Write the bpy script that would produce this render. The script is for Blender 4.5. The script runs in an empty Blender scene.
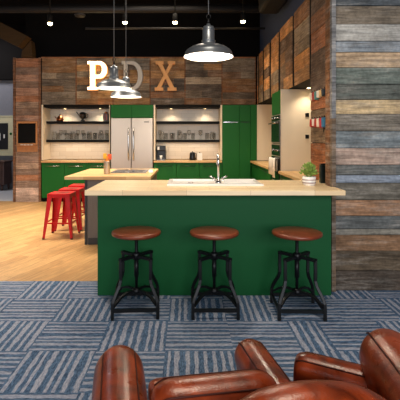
import bpy, bmesh, math, random
from mathutils import Vector, Matrix
R = random.Random(7)
C = bpy.context.scene.collection
PI = math.pi
EYE = 1.42; F = 420.0; PX = 188.0; PY = 138.0
# ------------------------------------------------------------ helpers
def lin(h):
    h = h.lstrip('#'); o = []
    for i in (0, 2, 4):
        c = int(h[i:i+2], 16)/255
        o.append(c/12.92 if c <= .04045 else ((c+.055)/1.055)**2.4)
    return tuple(o)
def rgba(h): return lin(h)+(1.0,)

class MB:
    def __init__(s):
        s.bm = bmesh.new(); s.cl = s.bm.loops.layers.float_color.new('pc')
    def paint(s, fs, c):
        c = tuple(c)[:3]+(1.0,)
        for f in fs:
            for l in f.loops: l[s.cl] = c
    def box(s, x0, x1, y0, y1, z0, z1, c=(1,1,1), rot=0.0, axis='Z', piv=None):
        v = [s.bm.verts.new(p) for p in ((x0,y0,z0),(x1,y0,z0),(x1,y1,z0),(x0,y1,z0),(x0,y0,z1),(x1,y0,z1),(x1,y1,z1),(x0,y1,z1))]
        if rot:
            p = Vector(piv) if piv else Vector(((x0+x1)/2,(y0+y1)/2,(z0+z1)/2))
            bmesh.ops.rotate(s.bm, verts=v, cent=p, matrix=Matrix.Rotation(rot, 3, axis))
        fs = [s.bm.faces.new([v[i] for i in q]) for q in ((0,3,2,1),(4,5,6,7),(0,1,5,4),(1,2,6,5),(2,3,7,6),(3,0,4,7))]
        s.paint(fs, c); return s
    def prism(s, pts, z0, z1, c=(1,1,1)):
        a = [s.bm.verts.new((x,y,z0)) for x,y in pts]; b = [s.bm.verts.new((x,y,z1)) for x,y in pts]
        n = len(pts); fs = [s.bm.faces.new(a[::-1]), s.bm.faces.new(b)]
        for i in range(n): fs.append(s.bm.faces.new((a[i],a[(i+1)%n],b[(i+1)%n],b[i])))
        s.paint(fs, c); return s
    def rings(s, rings, c=(1,1,1), cap=True, smooth=True, closed=False):
        vs = [[s.bm.verts.new(p) for p in r] for r in rings]; fs = []
        m = len(vs)
        for i in range(m if closed else m-1):
            a, b = vs[i], vs[(i+1)%m]; n = len(a)
            for j in range(n):
                f = s.bm.faces.new((a[j],a[(j+1)%n],b[(j+1)%n],b[j])); f.smooth = smooth; fs.append(f)
        if cap and not closed:
            fs.append(s.bm.faces.new(vs[0][::-1])); fs.append(s.bm.faces.new(vs[-1]))
        s.paint(fs, c); return s
    def tube(s, pts, r, n=8, c=(1,1,1), closed=False, cap=True, flat=None):
        pts = [Vector(p) for p in pts]; m = len(pts); rg = []
        up = None
        for i, p in enumerate(pts):
            if closed: t = (pts[(i+1)%m]-pts[i-1])
            else: t = pts[min(i+1,m-1)]-pts[max(i-1,0)]
            t.normalize()
            if up is None:
                up = Vector((0,0,1)) if abs(t.z) < .9 else Vector((0,1,0))
            a = (up - t*up.dot(t)).normalized(); b = t.cross(a); up = a
            rr = r[i] if isinstance(r, (list,tuple)) else r
            ra, rb = (rr, rr) if flat is None else flat
            if n == 4: rg.append([p+a*ra*x+b*rb*y for x, y in ((1,1),(-1,1),(-1,-1),(1,-1))])
            else: rg.append([p+a*ra*math.cos(2*PI*k/n)+b*rb*math.sin(2*PI*k/n) for k in range(n)])
        return s.rings(rg, c, cap, n > 4, closed)
    def lathe(s, prof, cx=0, cy=0, cz=0, n=24, c=(1,1,1), cap=True, sx=1, sy=1):
        rg = [[(cx+max(r,1e-4)*sx*math.cos(2*PI*k/n), cy+max(r,1e-4)*sy*math.sin(2*PI*k/n), cz+z) for k in range(n)] for r, z in prof]
        return s.rings(rg, c, cap)
    def build(s, name, mat, parent=None, bevel=0, seg=2, sub=0, world=True, smooth=False, origin=True):
        bmesh.ops.recalc_face_normals(s.bm, faces=s.bm.faces)
        if smooth:
            for f in s.bm.faces: f.smooth = True
        off = Vector((0,0,0))
        if parent is not None and world:
            p = parent
            while p: off += p.location; p = p.parent
        elif parent is None and origin and len(s.bm.verts):
            xs = [v.co for v in s.bm.verts]
            off = Vector(((min(v.x for v in xs)+max(v.x for v in xs))/2, (min(v.y for v in xs)+max(v.y for v in xs))/2, min(v.z for v in xs)))
        if off.length: bmesh.ops.translate(s.bm, verts=s.bm.verts, vec=-off)
        me = bpy.data.meshes.new(name); s.bm.to_mesh(me); s.bm.free()
        o = bpy.data.objects.new(name, me); C.objects.link(o)
        if mat: me.materials.append(mat)
        if parent is not None: o.parent = parent
        else: o.location = off
        if bevel:
            b = o.modifiers.new('bevel', 'BEVEL'); b.width = bevel; b.segments = seg; b.limit_method = 'ANGLE'; b.angle_limit = .6
        if sub:
            b = o.modifiers.new('sub', 'SUBSURF'); b.levels = sub; b.render_levels = sub
        return o

def tag(o, label, cat, group=None, kind=None):
    o['label'] = label; o['category'] = cat
    if group: o['group'] = group
    if kind: o['kind'] = kind
    return o
def thing(name, label, cat, loc=(0,0,0), rz=0, group=None):
    o = bpy.data.objects.new(name, None); C.objects.link(o); o.location = loc; o.rotation_euler = (0,0,rz)
    o.empty_display_size = .05
    return tag(o, label, cat, group)
def struct(o, label=None):
    o['kind'] = 'structure'
    if label: o['label'] = label
    return o
def copy_tree(o, parent=None):
    c = o.copy(); C.objects.link(c)
    if parent is not None: c.parent = parent
    for ch in [k for k in bpy.data.objects if k.parent == o]:
        copy_tree(ch, c)
    return c

# ------------------------------------------------------------ materials
MATS = {}
def base_mat(name):
    m = bpy.data.materials.new(name); m.use_nodes = True; nt = m.node_tree
    return m, nt, nt.nodes['Principled BSDF']
def nd(nt, t, **kw):
    n = nt.nodes.new(t)
    for k, v in kw.items(): setattr(n, k, v)
    return n
def plain(name, col, rough=.5, metal=0, noise=.12, scale=20, bump=0.0, coat=0, emit=None, es=0, stretch=None, spec=.5):
    m, nt, b = base_mat(name)
    c = rgba(col) if isinstance(col, str) else tuple(col)+(1,)
    tc = nd(nt, 'ShaderNodeTexCoord'); mp = nd(nt, 'ShaderNodeMapping'); nz = nd(nt, 'ShaderNodeTexNoise')
    nt.links.new(tc.outputs['Object'], mp.inputs[0]); nt.links.new(mp.outputs[0], nz.inputs['Vector'])
    if stretch: mp.inputs['Scale'].default_value = stretch
    nz.inputs['Scale'].default_value = scale; nz.inputs['Detail'].default_value = 4
    mx = nd(nt, 'ShaderNodeMixRGB'); mx.inputs[1].default_value = tuple(x*(1-noise) for x in c[:3])+(1,)
    mx.inputs[2].default_value = tuple(min(1, x*(1+noise)) for x in c[:3])+(1,)
    nt.links.new(nz.outputs[0], mx.inputs[0]); nt.links.new(mx.outputs[0], b.inputs['Base Color'])
    b.inputs['Roughness'].default_value = rough; b.inputs['Metallic'].default_value = metal
    b.inputs['Coat Weight'].default_value = coat; b.inputs['Specular IOR Level'].default_value = spec
    if bump:
        bp = nd(nt, 'ShaderNodeBump'); bp.inputs['Strength'].default_value = bump; bp.inputs['Distance'].default_value = .01
        nt.links.new(nz.outputs[0], bp.inputs['Height']); nt.links.new(bp.outputs[0], b.inputs['Normal'])
    if emit:
        b.inputs['Emission Color'].default_value = rgba(emit); b.inputs['Emission Strength'].default_value = es
    return m
def plank_mat(name, sc, gain=1.0, contrast=1.0, rough=.85, patch=.25):
    m, nt, b = base_mat(name)
    at = nd(nt, 'ShaderNodeAttribute'); at.attribute_name = 'pc'
    tc = nd(nt, 'ShaderNodeTexCoord'); mp = nd(nt, 'ShaderNodeMapping'); mp.inputs['Scale'].default_value = sc
    nt.links.new(tc.outputs['Object'], mp.inputs[0])
    n1 = nd(nt, 'ShaderNodeTexNoise'); n1.inputs['Scale'].default_value = 1.0; n1.inputs['Detail'].default_value = 6; n1.inputs['Roughness'].default_value = .65; n1.inputs['Distortion'].default_value = .6
    nt.links.new(mp.outputs[0], n1.inputs['Vector'])
    n2 = nd(nt, 'ShaderNodeTexNoise'); n2.inputs['Scale'].default_value = 5.0; n2.inputs['Detail'].default_value = 5
    nt.links.new(tc.outputs['Object'], n2.inputs['Vector'])
    n3 = nd(nt, 'ShaderNodeTexNoise'); n3.inputs['Scale'].default_value = 38.0; n3.inputs['Detail'].default_value = 2
    nt.links.new(tc.outputs['Object'], n3.inputs['Vector'])
    def rng(n, lo, hi, a=.3, c=.7):
        r = nd(nt, 'ShaderNodeMapRange'); r.inputs[1].default_value = a; r.inputs[2].default_value = c
        r.inputs[3].default_value = lo; r.inputs[4].default_value = hi; nt.links.new(n.outputs[0], r.inputs[0]); return r
    r1 = rng(n1, 1-.5*contrast, 1+.45*contrast); r2 = rng(n2, .72, 1.28); r3 = rng(n3, .8, 1.12)
    mm = nd(nt, 'ShaderNodeMath', operation='MULTIPLY'); nt.links.new(r1.outputs[0], mm.inputs[0]); nt.links.new(r2.outputs[0], mm.inputs[1])
    m2 = nd(nt, 'ShaderNodeMath', operation='MULTIPLY'); nt.links.new(mm.outputs[0], m2.inputs[0]); nt.links.new(r3.outputs[0], m2.inputs[1])
    m3 = nd(nt, 'ShaderNodeMath', operation='MULTIPLY'); nt.links.new(m2.outputs[0], m3.inputs[0]); m3.inputs[1].default_value = gain
    # worn silvery patches and dark knots
    mp2 = nd(nt, 'ShaderNodeMapping'); mp2.inputs['Scale'].default_value = tuple(2.2 if v < 10 else 11 for v in sc); mp2.inputs['Location'].default_value = (3,5,7)
    nt.links.new(tc.outputs['Object'], mp2.inputs[0])
    n4 = nd(nt, 'ShaderNodeTexNoise'); n4.inputs['Scale'].default_value = 1.3; n4.inputs['Detail'].default_value = 8; n4.inputs['Roughness'].default_value = .75; nt.links.new(mp2.outputs[0], n4.inputs[0])
    r4 = rng(n4, 0, patch, .48, .68)
    mxp = nd(nt, 'ShaderNodeMixRGB'); nt.links.new(r4.outputs[0], mxp.inputs[0]); nt.links.new(at.outputs['Color'], mxp.inputs[1]); mxp.inputs[2].default_value = (.34,.31,.27,1)
    r5 = rng(n4, .35, 1, .28, .38)
    m4 = nd(nt, 'ShaderNodeMath', operation='MULTIPLY'); nt.links.new(m3.outputs[0], m4.inputs[0]); nt.links.new(r5.outputs[0], m4.inputs[1]); m3 = m4
    vm = nd(nt, 'ShaderNodeVectorMath', operation='SCALE'); nt.links.new(mxp.outputs[0], vm.inputs[0]); nt.links.new(m3.outputs[0], vm.inputs['Scale'])
    nt.links.new(vm.outputs[0], b.inputs['Base Color'])
    b.inputs['Roughness'].default_value = rough; b.inputs['Specular IOR Level'].default_value = .25
    bp = nd(nt, 'ShaderNodeBump'); bp.inputs['Strength'].default_value = .5; bp.inputs['Distance'].default_value = .01
    nt.links.new(mm.outputs[0], bp.inputs['Height']); nt.links.new(bp.outputs[0], b.inputs['Normal'])
    return m
def glass_mat(name):
    m, nt, b = base_mat(name)
    b.inputs['Base Color'].default_value = (.95,.97,.97,1); b.inputs['Roughness'].default_value = .03
    tr = nd(nt, 'ShaderNodeBsdfTransparent'); gl = nd(nt, 'ShaderNodeBsdfGlossy'); gl.inputs['Roughness'].default_value = .08
    tr.inputs[0].default_value = (.96,.96,.955,1)
    lw = nd(nt, 'ShaderNodeLayerWeight'); lw.inputs[0].default_value = .35; fr = nd(nt, 'ShaderNodeMath', operation='MULTIPLY'); fr.inputs[1].default_value = .45; nt.links.new(lw.outputs['Facing'], fr.inputs[0])
    mx = nd(nt, 'ShaderNodeMixShader'); nt.links.new(fr.outputs[0], mx.inputs[0]); nt.links.new(tr.outputs[0], mx.inputs[1]); nt.links.new(gl.outputs[0], mx.inputs[2])
    nt.links.new(mx.outputs[0], nt.nodes['Material Output'].inputs[0]); return m
def butcher_mat(name, axis, c1='#c79a63', c2='#e0bb84'):
    # strips of glued timber running along one axis
    m, nt, b = base_mat(name)
    tc = nd(nt, 'ShaderNodeTexCoord'); mp = nd(nt, 'ShaderNodeMapping'); nt.links.new(tc.outputs['Object'], mp.inputs[0])
    mp.inputs['Location'].default_value = (.11,.017,0)
    if axis == 'Y': mp.inputs['Rotation'].default_value = (0,0,PI/2)
    br = nd(nt, 'ShaderNodeTexBrick'); nt.links.new(mp.outputs[0], br.inputs[0])
    br.inputs['Scale'].default_value = 1; br.inputs['Brick Width'].default_value = .55; br.inputs['Row Height'].default_value = .045
    br.inputs['Mortar Size'].default_value = .0008; br.inputs['Color1'].default_value = rgba(c1); br.inputs['Color2'].default_value = rgba(c2)
    br.inputs['Mortar'].default_value = rgba('#8a6238'); br.offset = .37
    m2 = nd(nt, 'ShaderNodeMapping'); m2.inputs['Scale'].default_value = (3,45,45); nt.links.new(mp.outputs[0], m2.inputs[0])
    nz = nd(nt, 'ShaderNodeTexNoise'); nz.inputs['Scale'].default_value = 1; nz.inputs['Detail'].default_value = 4; nt.links.new(m2.outputs[0], nz.inputs[0])
    r = nd(nt, 'ShaderNodeMapRange'); r.inputs[3].default_value = .78; r.inputs[4].default_value = 1.18; nt.links.new(nz.outputs[0], r.inputs[0])
    vm = nd(nt, 'ShaderNodeVectorMath', operation='SCALE'); nt.links.new(br.outputs[0], vm.inputs[0]); nt.links.new(r.outputs[0], vm.inputs['Scale'])
    nt.links.new(vm.outputs[0], b.inputs['Base Color']); b.inputs['Roughness'].default_value = .38
    return m
def floor_mat():
    m, nt, b = base_mat('oak_planks')
    tc = nd(nt, 'ShaderNodeTexCoord'); mp = nd(nt, 'ShaderNodeMapping'); nt.links.new(tc.outputs['Object'], mp.inputs[0])
    mp.inputs['Rotation'].default_value = (0,0,math.radians(-68))
    br = nd(nt, 'ShaderNodeTexBrick'); nt.links.new(mp.outputs[0], br.inputs[0])
    br.inputs['Scale'].default_value = 1; br.inputs['Brick Width'].default_value = 1.1; br.inputs['Row Height'].default_value = .13
    br.inputs['Mortar Size'].default_value = .0015; br.inputs['Color1'].default_value = rgba('#b48b59'); br.inputs['Color2'].default_value = rgba('#cda46e')
    br.inputs['Mortar'].default_value = rgba('#8a6437'); br.offset = .41
    m2 = nd(nt, 'ShaderNodeMapping'); m2.inputs['Scale'].default_value = (2.2,16,1); nt.links.new(mp.outputs[0], m2.inputs[0])
    nz = nd(nt, 'ShaderNodeTexNoise'); nz.inputs['Scale'].default_value = 1.6; nz.inputs['Detail'].default_value = 6; nz.inputs['Distortion'].default_value = 1.2; nt.links.new(m2.outputs[0], nz.inputs[0])
    r = nd(nt, 'ShaderNodeMapRange'); r.inputs[1].default_value = .3; r.inputs[2].default_value = .7; r.inputs[3].default_value = .74; r.inputs[4].default_value = 1.2; nt.links.new(nz.outputs[0], r.inputs[0])
    vm = nd(nt, 'ShaderNodeVectorMath', operation='SCALE'); nt.links.new(br.outputs[0], vm.inputs[0]); nt.links.new(r.outputs[0], vm.inputs['Scale'])
    nt.links.new(vm.outputs[0], b.inputs['Base Color']); b.inputs['Roughness'].default_value = .42
    return m
TS = .457; TX0 = -.61; TY0 = 4.17
def carpet_mat():
    m, nt, b = base_mat('striped_carpet_tiles')
    L = nt.links
    def M(op, a, c=None, d=None):
        n = nd(nt, 'ShaderNodeMath', operation=op)
        for i, v in enumerate((a, c, d)):
            if v is None: continue
            if isinstance(v, (int, float)): n.inputs[i].default_value = v
            else: L.new(v, n.inputs[i])
        return n.outputs[0]
    ge = nd(nt, 'ShaderNodeNewGeometry'); sp = nd(nt, 'ShaderNodeSeparateXYZ'); L.new(ge.outputs['Position'], sp.inputs[0])
    u = M('DIVIDE', M('SUBTRACT', sp.outputs[0], TX0), TS); v = M('DIVIDE', M('SUBTRACT', sp.outputs[1], TY0), TS)
    fu = M('FLOOR', u); fv = M('FLOOR', v); ru = M('SUBTRACT', u, fu); rv = M('SUBTRACT', v, fv)
    par = M('FLOORED_MODULO', M('ADD', M('ADD', fu, fv), 1.0), 2.0)
    # one row of tiles is laid irregularly, with a half tile turned
    def between(v_, lo, hi): return M('MULTIPLY', M('GREATER_THAN', v_, lo), M('LESS_THAN', v_, hi))
    row_ = between(v, -3.0, -2.0)
    hor = M('MULTIPLY', row_, M('ADD', between(sp.outputs[0], -.153, .761), between(sp.outputs[0], 1.0, 1.447)))
    row2 = between(v, -2.0, -1.0)
    ver = M('ADD', M('MULTIPLY', row_, between(sp.outputs[0], .761, 1.0)), M('MULTIPLY', row2, between(sp.outputs[0], .40, .68)))
    hor = M('ADD', hor, M('MULTIPLY', row2, between(sp.outputs[0], .68, 1.22)))
    par = M('MULTIPLY', M('MAXIMUM', par, hor), M('SUBTRACT', 1.0, ver))
    t = M('ADD', M('MULTIPLY', rv, par), M('MULTIPLY', ru, M('SUBTRACT', 1.0, par)))
    al = M('ADD', M('MULTIPLY', ru, par), M('MULTIPLY', rv, M('SUBTRACT', 1.0, par)))
    tid = M('ADD', M('MULTIPLY', fu, 7.31), M('MULTIPLY', fv, 3.77))
    # wobble of the stripe edges
    cw = nd(nt, 'ShaderNodeCombineXYZ'); L.new(M('MULTIPLY', al, 5.0), cw.inputs[0]); L.new(M('MULTIPLY', t, 16.0), cw.inputs[1]); L.new(tid, cw.inputs[2])
    nw = nd(nt, 'ShaderNodeTexNoise'); nw.inputs['Scale'].default_value = 1; nw.inputs['Detail'].default_value = 3; L.new(cw.outputs[0], nw.inputs[0])
    t8 = M('ADD', M('MULTIPLY', t, 8.0), M('MULTIPLY', M('SUBTRACT', nw.outputs[0], .5), .5))
    # uneven stripe widths
    cs = nd(nt, 'ShaderNodeCombineXYZ'); L.new(M('MULTIPLY', t, 5.0), cs.inputs[0]); L.new(tid, cs.inputs[1])
    ns = nd(nt, 'ShaderNodeTexNoise'); ns.inputs['Scale'].default_value = 1; ns.inputs['Detail'].default_value = 0; L.new(cs.outputs[0], ns.inputs[0])
    ph = M('ADD', t8, M('MULTIPLY', ns.outputs[0], .9))
    tri = M('ABSOLUTE', M('SUBTRACT', M('FRACT', ph), .5))
    light = nd(nt, 'ShaderNodeMapRange'); light.interpolation_type = 'SMOOTHSTEP'; L.new(tri, light.inputs[0])
    light.inputs[1].default_value = .235; light.inputs[2].default_value = .33
    # fibre
    cf = nd(nt, 'ShaderNodeCombineXYZ'); L.new(M('MULTIPLY', al, 16.0), cf.inputs[0]); L.new(M('MULTIPLY', t, 60.0), cf.inputs[1]); L.new(tid, cf.inputs[2])
    nf = nd(nt, 'ShaderNodeTexNoise'); nf.inputs['Scale'].default_value = 1; nf.inputs['Detail'].default_value = 3; nf.inputs['Roughness'].default_value = .7; L.new(cf.outputs[0], nf.inputs[0])
    fr = nd(nt, 'ShaderNodeMapRange'); L.new(nf.outputs[0], fr.inputs[0]); fr.inputs[1].default_value = .3; fr.inputs[2].default_value = .7
    dk = nd(nt, 'ShaderNodeMixRGB'); dk.inputs[1].default_value = rgba('#1b2d47'); dk.inputs[2].default_value = rgba('#6a87a9'); L.new(fr.outputs[0], dk.inputs[0])
    lt = nd(nt, 'ShaderNodeMixRGB'); lt.inputs[1].default_value = rgba('#727b90'); lt.inputs[2].default_value = rgba('#b8bccb'); L.new(fr.outputs[0], lt.inputs[0])
    mx = nd(nt, 'ShaderNodeMixRGB'); L.new(light.outputs[0], mx.inputs[0]); L.new(dk.outputs[0], mx.inputs[1]); L.new(lt.outputs[0], mx.inputs[2])
    L.new(mx.outputs[0], b.inputs['Base Color']); b.inputs['Roughness'].default_value = .95; b.inputs['Specular IOR Level'].default_value = .1
    bp = nd(nt, 'ShaderNodeBump'); bp.inputs['Strength'].default_value = .4; bp.inputs['Distance'].default_value = .006
    L.new(M('ADD', nf.outputs[0], light.outputs[0]), bp.inputs['Height']); L.new(bp.outputs[0], b.inputs['Normal'])
    return m
def leather_mat():
    m, nt, b = base_mat('worn_cognac_leather')
    tc = nd(nt, 'ShaderNodeTexCoord')
    n1 = nd(nt, 'ShaderNodeTexNoise'); n1.inputs['Scale'].default_value = 9; n1.inputs['Detail'].default_value = 5; n1.inputs['Distortion'].default_value = 1.0; nt.links.new(tc.outputs['Object'], n1.inputs[0])
    cr = nd(nt, 'ShaderNodeValToRGB'); cr.color_ramp.elements[0].position = .3; cr.color_ramp.elements[1].position = .72
    cr.color_ramp.elements[0].color = rgba('#4e1a08'); cr.color_ramp.elements[1].color = rgba('#a03e16'); nt.links.new(n1.outputs[0], cr.inputs[0])
    nt.links.new(cr.outputs[0], b.inputs['Base Color'])
    n2 = nd(nt, 'ShaderNodeTexNoise'); n2.inputs['Scale'].default_value = 14; n2.inputs['Detail'].default_value = 6; nt.links.new(tc.outputs['Object'], n2.inputs[0])
    r = nd(nt, 'ShaderNodeMapRange'); r.inputs[3].default_value = .16; r.inputs[4].default_value = .46; nt.links.new(n2.outputs[0], r.inputs[0]); nt.links.new(r.outputs[0], b.inputs['Roughness'])
    vo = nd(nt, 'ShaderNodeTexVoronoi'); vo.inputs['Scale'].default_value = 160; nt.links.new(tc.outputs['Object'], vo.inputs[0])
    ad = nd(nt, 'ShaderNodeMath', operation='MULTIPLY_ADD'); nt.links.new(n2.outputs[0], ad.inputs[0]); ad.inputs[1].default_value = 4; nt.links.new(vo.outputs[0], ad.inputs[2])
    bp = nd(nt, 'ShaderNodeBump'); bp.inputs['Strength'].default_value = .10; bp.inputs['Distance'].default_value = .004
    nt.links.new(ad.outputs[0], bp.inputs['Height']); nt.links.new(bp.outputs[0], b.inputs['Normal'])
    return m

M_ = dict(
    black=plain('black_paint', '#0d0c0b', .8, spec=.2), blackwall=plain('black_wall', '#12100f', .9, spec=.1),
    ceil=plain('dark_ceiling', '#15110f', .9, spec=.1), slate=plain('slate_blue_wall', '#4a5772', .8, spec=.2),
    greywall=plain('grey_wall', '#74757c', .85), pipe=plain('painted_conduit', '#1d1a18', .6, .1),
    cream=plain('cream_panel', '#e2d3ba', .6, noise=.06, scale=8, stretch=(1,1,.15)),
    tile=None, green=plain('bar_green_paint', '#094d26', .55, noise=.06, scale=6, spec=.2), kgreen=plain('kitchen_green_paint', '#0f5c1e', .5, noise=.04, scale=6, spec=.25),
    shelf=plain('black_stained_shelf', '#080707', .6, spec=.2), steel=plain('stainless_steel', '#bcb0a2', .34, .75, noise=.05, scale=4, stretch=(40,1,1)),
    chrome=plain('chrome', '#c9c9c9', .15, 1), alu=plain('spun_aluminium', '#858b92', .36, .75, noise=.1, scale=8),
    iron=plain('black_iron', '#15171a', .42, .55, noise=.3), seatwood=plain('stool_seat_wood', '#70321a', .33, noise=.6, scale=3, stretch=(2,16,1), coat=.1),
    red=plain('red_enamel', '#bc070b', .45, noise=.05, spec=.3), rededge=plain('bare_rubbed_metal', '#4a3226', .5, .4),
    grey=plain('grey_island_panel', '#6a625c', .6, noise=.15, scale=5, stretch=(14,14,.6)), dkgrey=plain('dark_corner_trim', '#2b2b2c', .5),
    white=plain('white_ceramic', '#eeeae4', .18, noise=.02), enamel=plain('white_enamel', '#f4f0e8', .4, noise=.02),
    blk=plain('black_plastic', '#0c0c0d', .3), blkgl=plain('black_glass', '#08090a', .06), glass=glass_mat('clear_glass'),
    leather=leather_mat(), piping=plain('leather_piping', '#3c130b', .6, spec=.2), carpet=carpet_mat(), oak=floor_mat(),
    cloth=plain('white_towel', '#f2ece2', .9, scale=60, bump=.3), copper=plain('copper_metal', '#8c5230', .3, .9),
    leaf=plain('herb_leaves', '#7f9c46', .6, noise=.5, scale=25), soil=plain('dark_soil', '#21180f', .95, bump=.5),
    slate_board=plain('chalkboard_slate', '#090a0b', .8, spec=.15, noise=.3, scale=4), frame=plain('orange_pine_frame', '#b07848', .6, noise=.25, scale=6, stretch=(8,1,1)),
    bulb=plain('warm_bulb', '#fff0d0', .5, emit='#ffe2b0', es=14), spotbulb=plain('spot_bulb', '#fff0d0', .5, emit='#ffdca0', es=30),
    pface=plain('lit_letter_face', '#fff2dc', .5, emit='#ffe6bd', es=1.6), ptray=plain('lit_letter_edge', '#e0a050', .5, emit='#ff9a2e', es=.5),
    dmetal=plain('brushed_letter_metal', '#8f8a84', .35, .7), xcopper=plain('copper_letter', '#c8904e', .5, .0, noise=.15, scale=9),
    ledge=plain('worktop_edge', '#c59a66', .5), rug=plain('pale_floor', '#b9b8ba', .7), carved=plain('dark_carved_wood', '#4c3029', .5, noise=.8, scale=14, bump=.6),
    mat=plain('cream_mat_board', '#c9c2a0', .8),
)
M_['plx'] = plank_mat('reclaimed_boards_lengthwise', (3.5, 3.5, 60), gain=1.4)
M_['plg'] = plank_mat('weathered_barn_boards', (3.0, 3.0, 42), contrast=1.05, patch=.55)
M_['butx'] = butcher_mat('butcher_block', 'X'); M_['buty'] = butcher_mat('butcher_block_turned', 'Y')
M_['pale_butx'] = butcher_mat('pale_butcher_block', 'X', '#e4c597', '#f4deb6')
# glazed backsplash with narrow horizontal courses
def tile_mat():
    m, nt, b = base_mat('cream_backsplash')
    tc = nd(nt, 'ShaderNodeTexCoord'); mp = nd(nt, 'ShaderNodeMapping'); mp.inputs['Rotation'].default_value = (PI/2,0,0); nt.links.new(tc.outputs['Object'], mp.inputs[0])
    br = nd(nt, 'ShaderNodeTexBrick'); nt.links.new(mp.outputs[0], br.inputs[0]); br.inputs['Scale'].default_value = 1
    br.inputs['Brick Width'].default_value = .3; br.inputs['Row Height'].default_value = .1; br.inputs['Mortar Size'].default_value = .004
    br.inputs['Color1'].default_value = rgba('#ddd0bd'); br.inputs['Color2'].default_value = rgba('#d4c6b1'); br.inputs['Mortar'].default_value = rgba('#c8b9a4')
    nt.links.new(br.outputs[0], b.inputs['Base Color']); b.inputs['Roughness'].default_value = .35; return m
M_['tile'] = tile_mat()

# ------------------------------------------------------------ planks
PAL_BACK = ['#5e4836','#6a4f36','#4d443b','#726656','#744f32','#463e37','#7c5e3e','#60574c','#684c36','#544a3f']
PAL_SIDE = ['#966a42','#805c3e','#a57546','#75604a','#8e6a46','#ad7c4c','#7f6e58','#685240']
PAL_COL = ['#8c6b58','#7a6558','#9c8478','#8a5f45','#6b5648','#a0897c','#86705f']
def planks(mb, axis, u0, u1, z0, z1, plane, th, pitch, pal, rng, minlen=.5, maxlen=1.6, gap=.004, joints=True):
    z = z0
    while z < z1-1e-4:
        zz = min(z1, z+pitch*rng.uniform(.85,1.15))
        if z1-zz < pitch*.4: zz = z1
        u = u0
        while u < u1-1e-4:
            l = rng.uniform(minlen, maxlen) if joints else 1e9
            uu = u+l
            if u1-uu < minlen*.5: uu = u1
            uu = min(uu, u1)
            c = lin(rng.choice(pal)); k = rng.uniform(.75, 1.25); c = tuple(x*k for x in c)
            d = rng.uniform(0, .008)
            g = gap/2
            if axis == 'X': mb.box(u+g/2, uu-g/2, plane-th-d+.008, plane, z+g, zz-g, c)      # faces -Y
            else: mb.box(plane-th-d+.008, plane, u+g/2, uu-g/2, z+g, zz-g, c)                 # faces -X
            u = uu
        z = zz

# ------------------------------------------------------------ setting
struct(MB().box(-9, 4.5, 4.17, 13, -.1, 0).build('floor', M_['oak'], origin=False), 'orange-tan timber plank floor of the kitchen')
struct(MB().box(-9, 4.5, -4.5, 4.168, -.1, 0).build('floor_carpet', M_['carpet'], origin=False), 'blue and grey striped carpet tiles laid basket weave')
struct(MB().box(-9, 4.5, -4.5, 13, 4.6, 4.7).build('ceiling', M_['ceil'], origin=False), 'dark exposed ceiling')
struct(MB().box(-3.85, 4.5, 9.95, 10.05, 0, 4.6).build('wall_back', M_['blackwall'], origin=False), 'black back wall above the kitchen')
struct(MB().box(-9, -3.85, 11.9, 12, 0, 3.05).build('wall_far_left', M_['greywall'], origin=False), 'grey wall of the far room at the left edge')
struct(MB().box(-9, -3.85, 11.8, 12, 3.06, 4.6).build('wall_far_upper', M_['blackwall'], origin=False), 'black upper wall over the far room')
struct(MB().box(-9, -3.6, 9.45, 11.85, 0.0, .006).build('floor_far', M_['rug'], origin=False), 'pale grey floor of the far room')
struct(MB().box(1.70, 1.78, 4.6, 9.94, 3.21, 4.6).build('wall_slate', M_['slate'], origin=False), 'dark slate blue wall above the timber clad bulkhead on the right')

# weathered grey plank wall on the right
GY = 3.90
def gz(y): return EYE-(y-PY)*GY/F
rows = [(-75,-55,'#6c6a66'),(-55,-36,'#7f6f5c'),(-36,-17,'#5d6462'),(-17,5.6,'#4a545c'),(5.6,24,'#7a6c5a'),(24,41,'#a3a29c'),(41,52,'#7b8792'),(52,67.5,'#b3926a'),(67.5,84,'#6d7b72'),
        (84,99.5,'#5c635c'),(99.5,114,'#c3a36c'),(114,131,'#83796a'),(131,148,'#6f7c82'),(148,165,'#b0917e'),(165,175,'#666a68'),(175,183,'#8292a6'),(183,200,'#6d675a'),
        (200,216,'#b07a4c'),(216,229,'#5f6566'),(229,235,'#8b8678'),(235,251,'#94683f'),(251,271,'#5c4c38'),(271,290,'#4d4136')]
mb = MB(); rg = random.Random(3)
for i, (a, b_, h) in enumerate(rows):
    z1, z0 = gz(a), gz(b_)
    if i == len(rows)-1: z0 = .0
    cut = rg.uniform(2.3, 3.2); c = lin(h); g_ = sum(c)/3; c = tuple(g_*(.3*w_)+x*.7 for x, w_ in zip(c,(1.06,1.0,.92)))
    d = rg.uniform(0,.009)
    mb.box(1.372, cut-.002, GY-.012-d+.02, GY+.03, z0+.003, z1-.003, c)
    c2 = tuple(x*rg.uniform(.7,1.2) for x in c)
    mb.box(cut+.002, 4.4, GY-.012-rg.uniform(0,.009)+.02, GY+.03, z0+.003, z1-.003, c2)
struct(mb.build('wall_right', M_['plg'], origin=False), 'weathered grey and tan plank wall at the right')
struct(MB().box(1.334, 4.4, GY+.032, 4.05, 0, 4.6).build('wall_right_core', M_['black'], origin=False))
struct(MB().box(1.324, 1.3335, GY+.031, 4.05, 0, 4.4, lin('#7d5638')).build('trim_2', M_['plg'], origin=False))
mb = MB(); mb.box(1.328, 1.366, GY-.022, GY+.03, 0, 1.6, lin('#6e5b49')); mb.box(1.328, 1.366, GY-.022, GY+.03, 1.602, 3.4, lin('#79797a'))
struct(mb.build('trim_1', M_['plg'], origin=False), 'grey timber corner strip of the plank wall')

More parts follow.
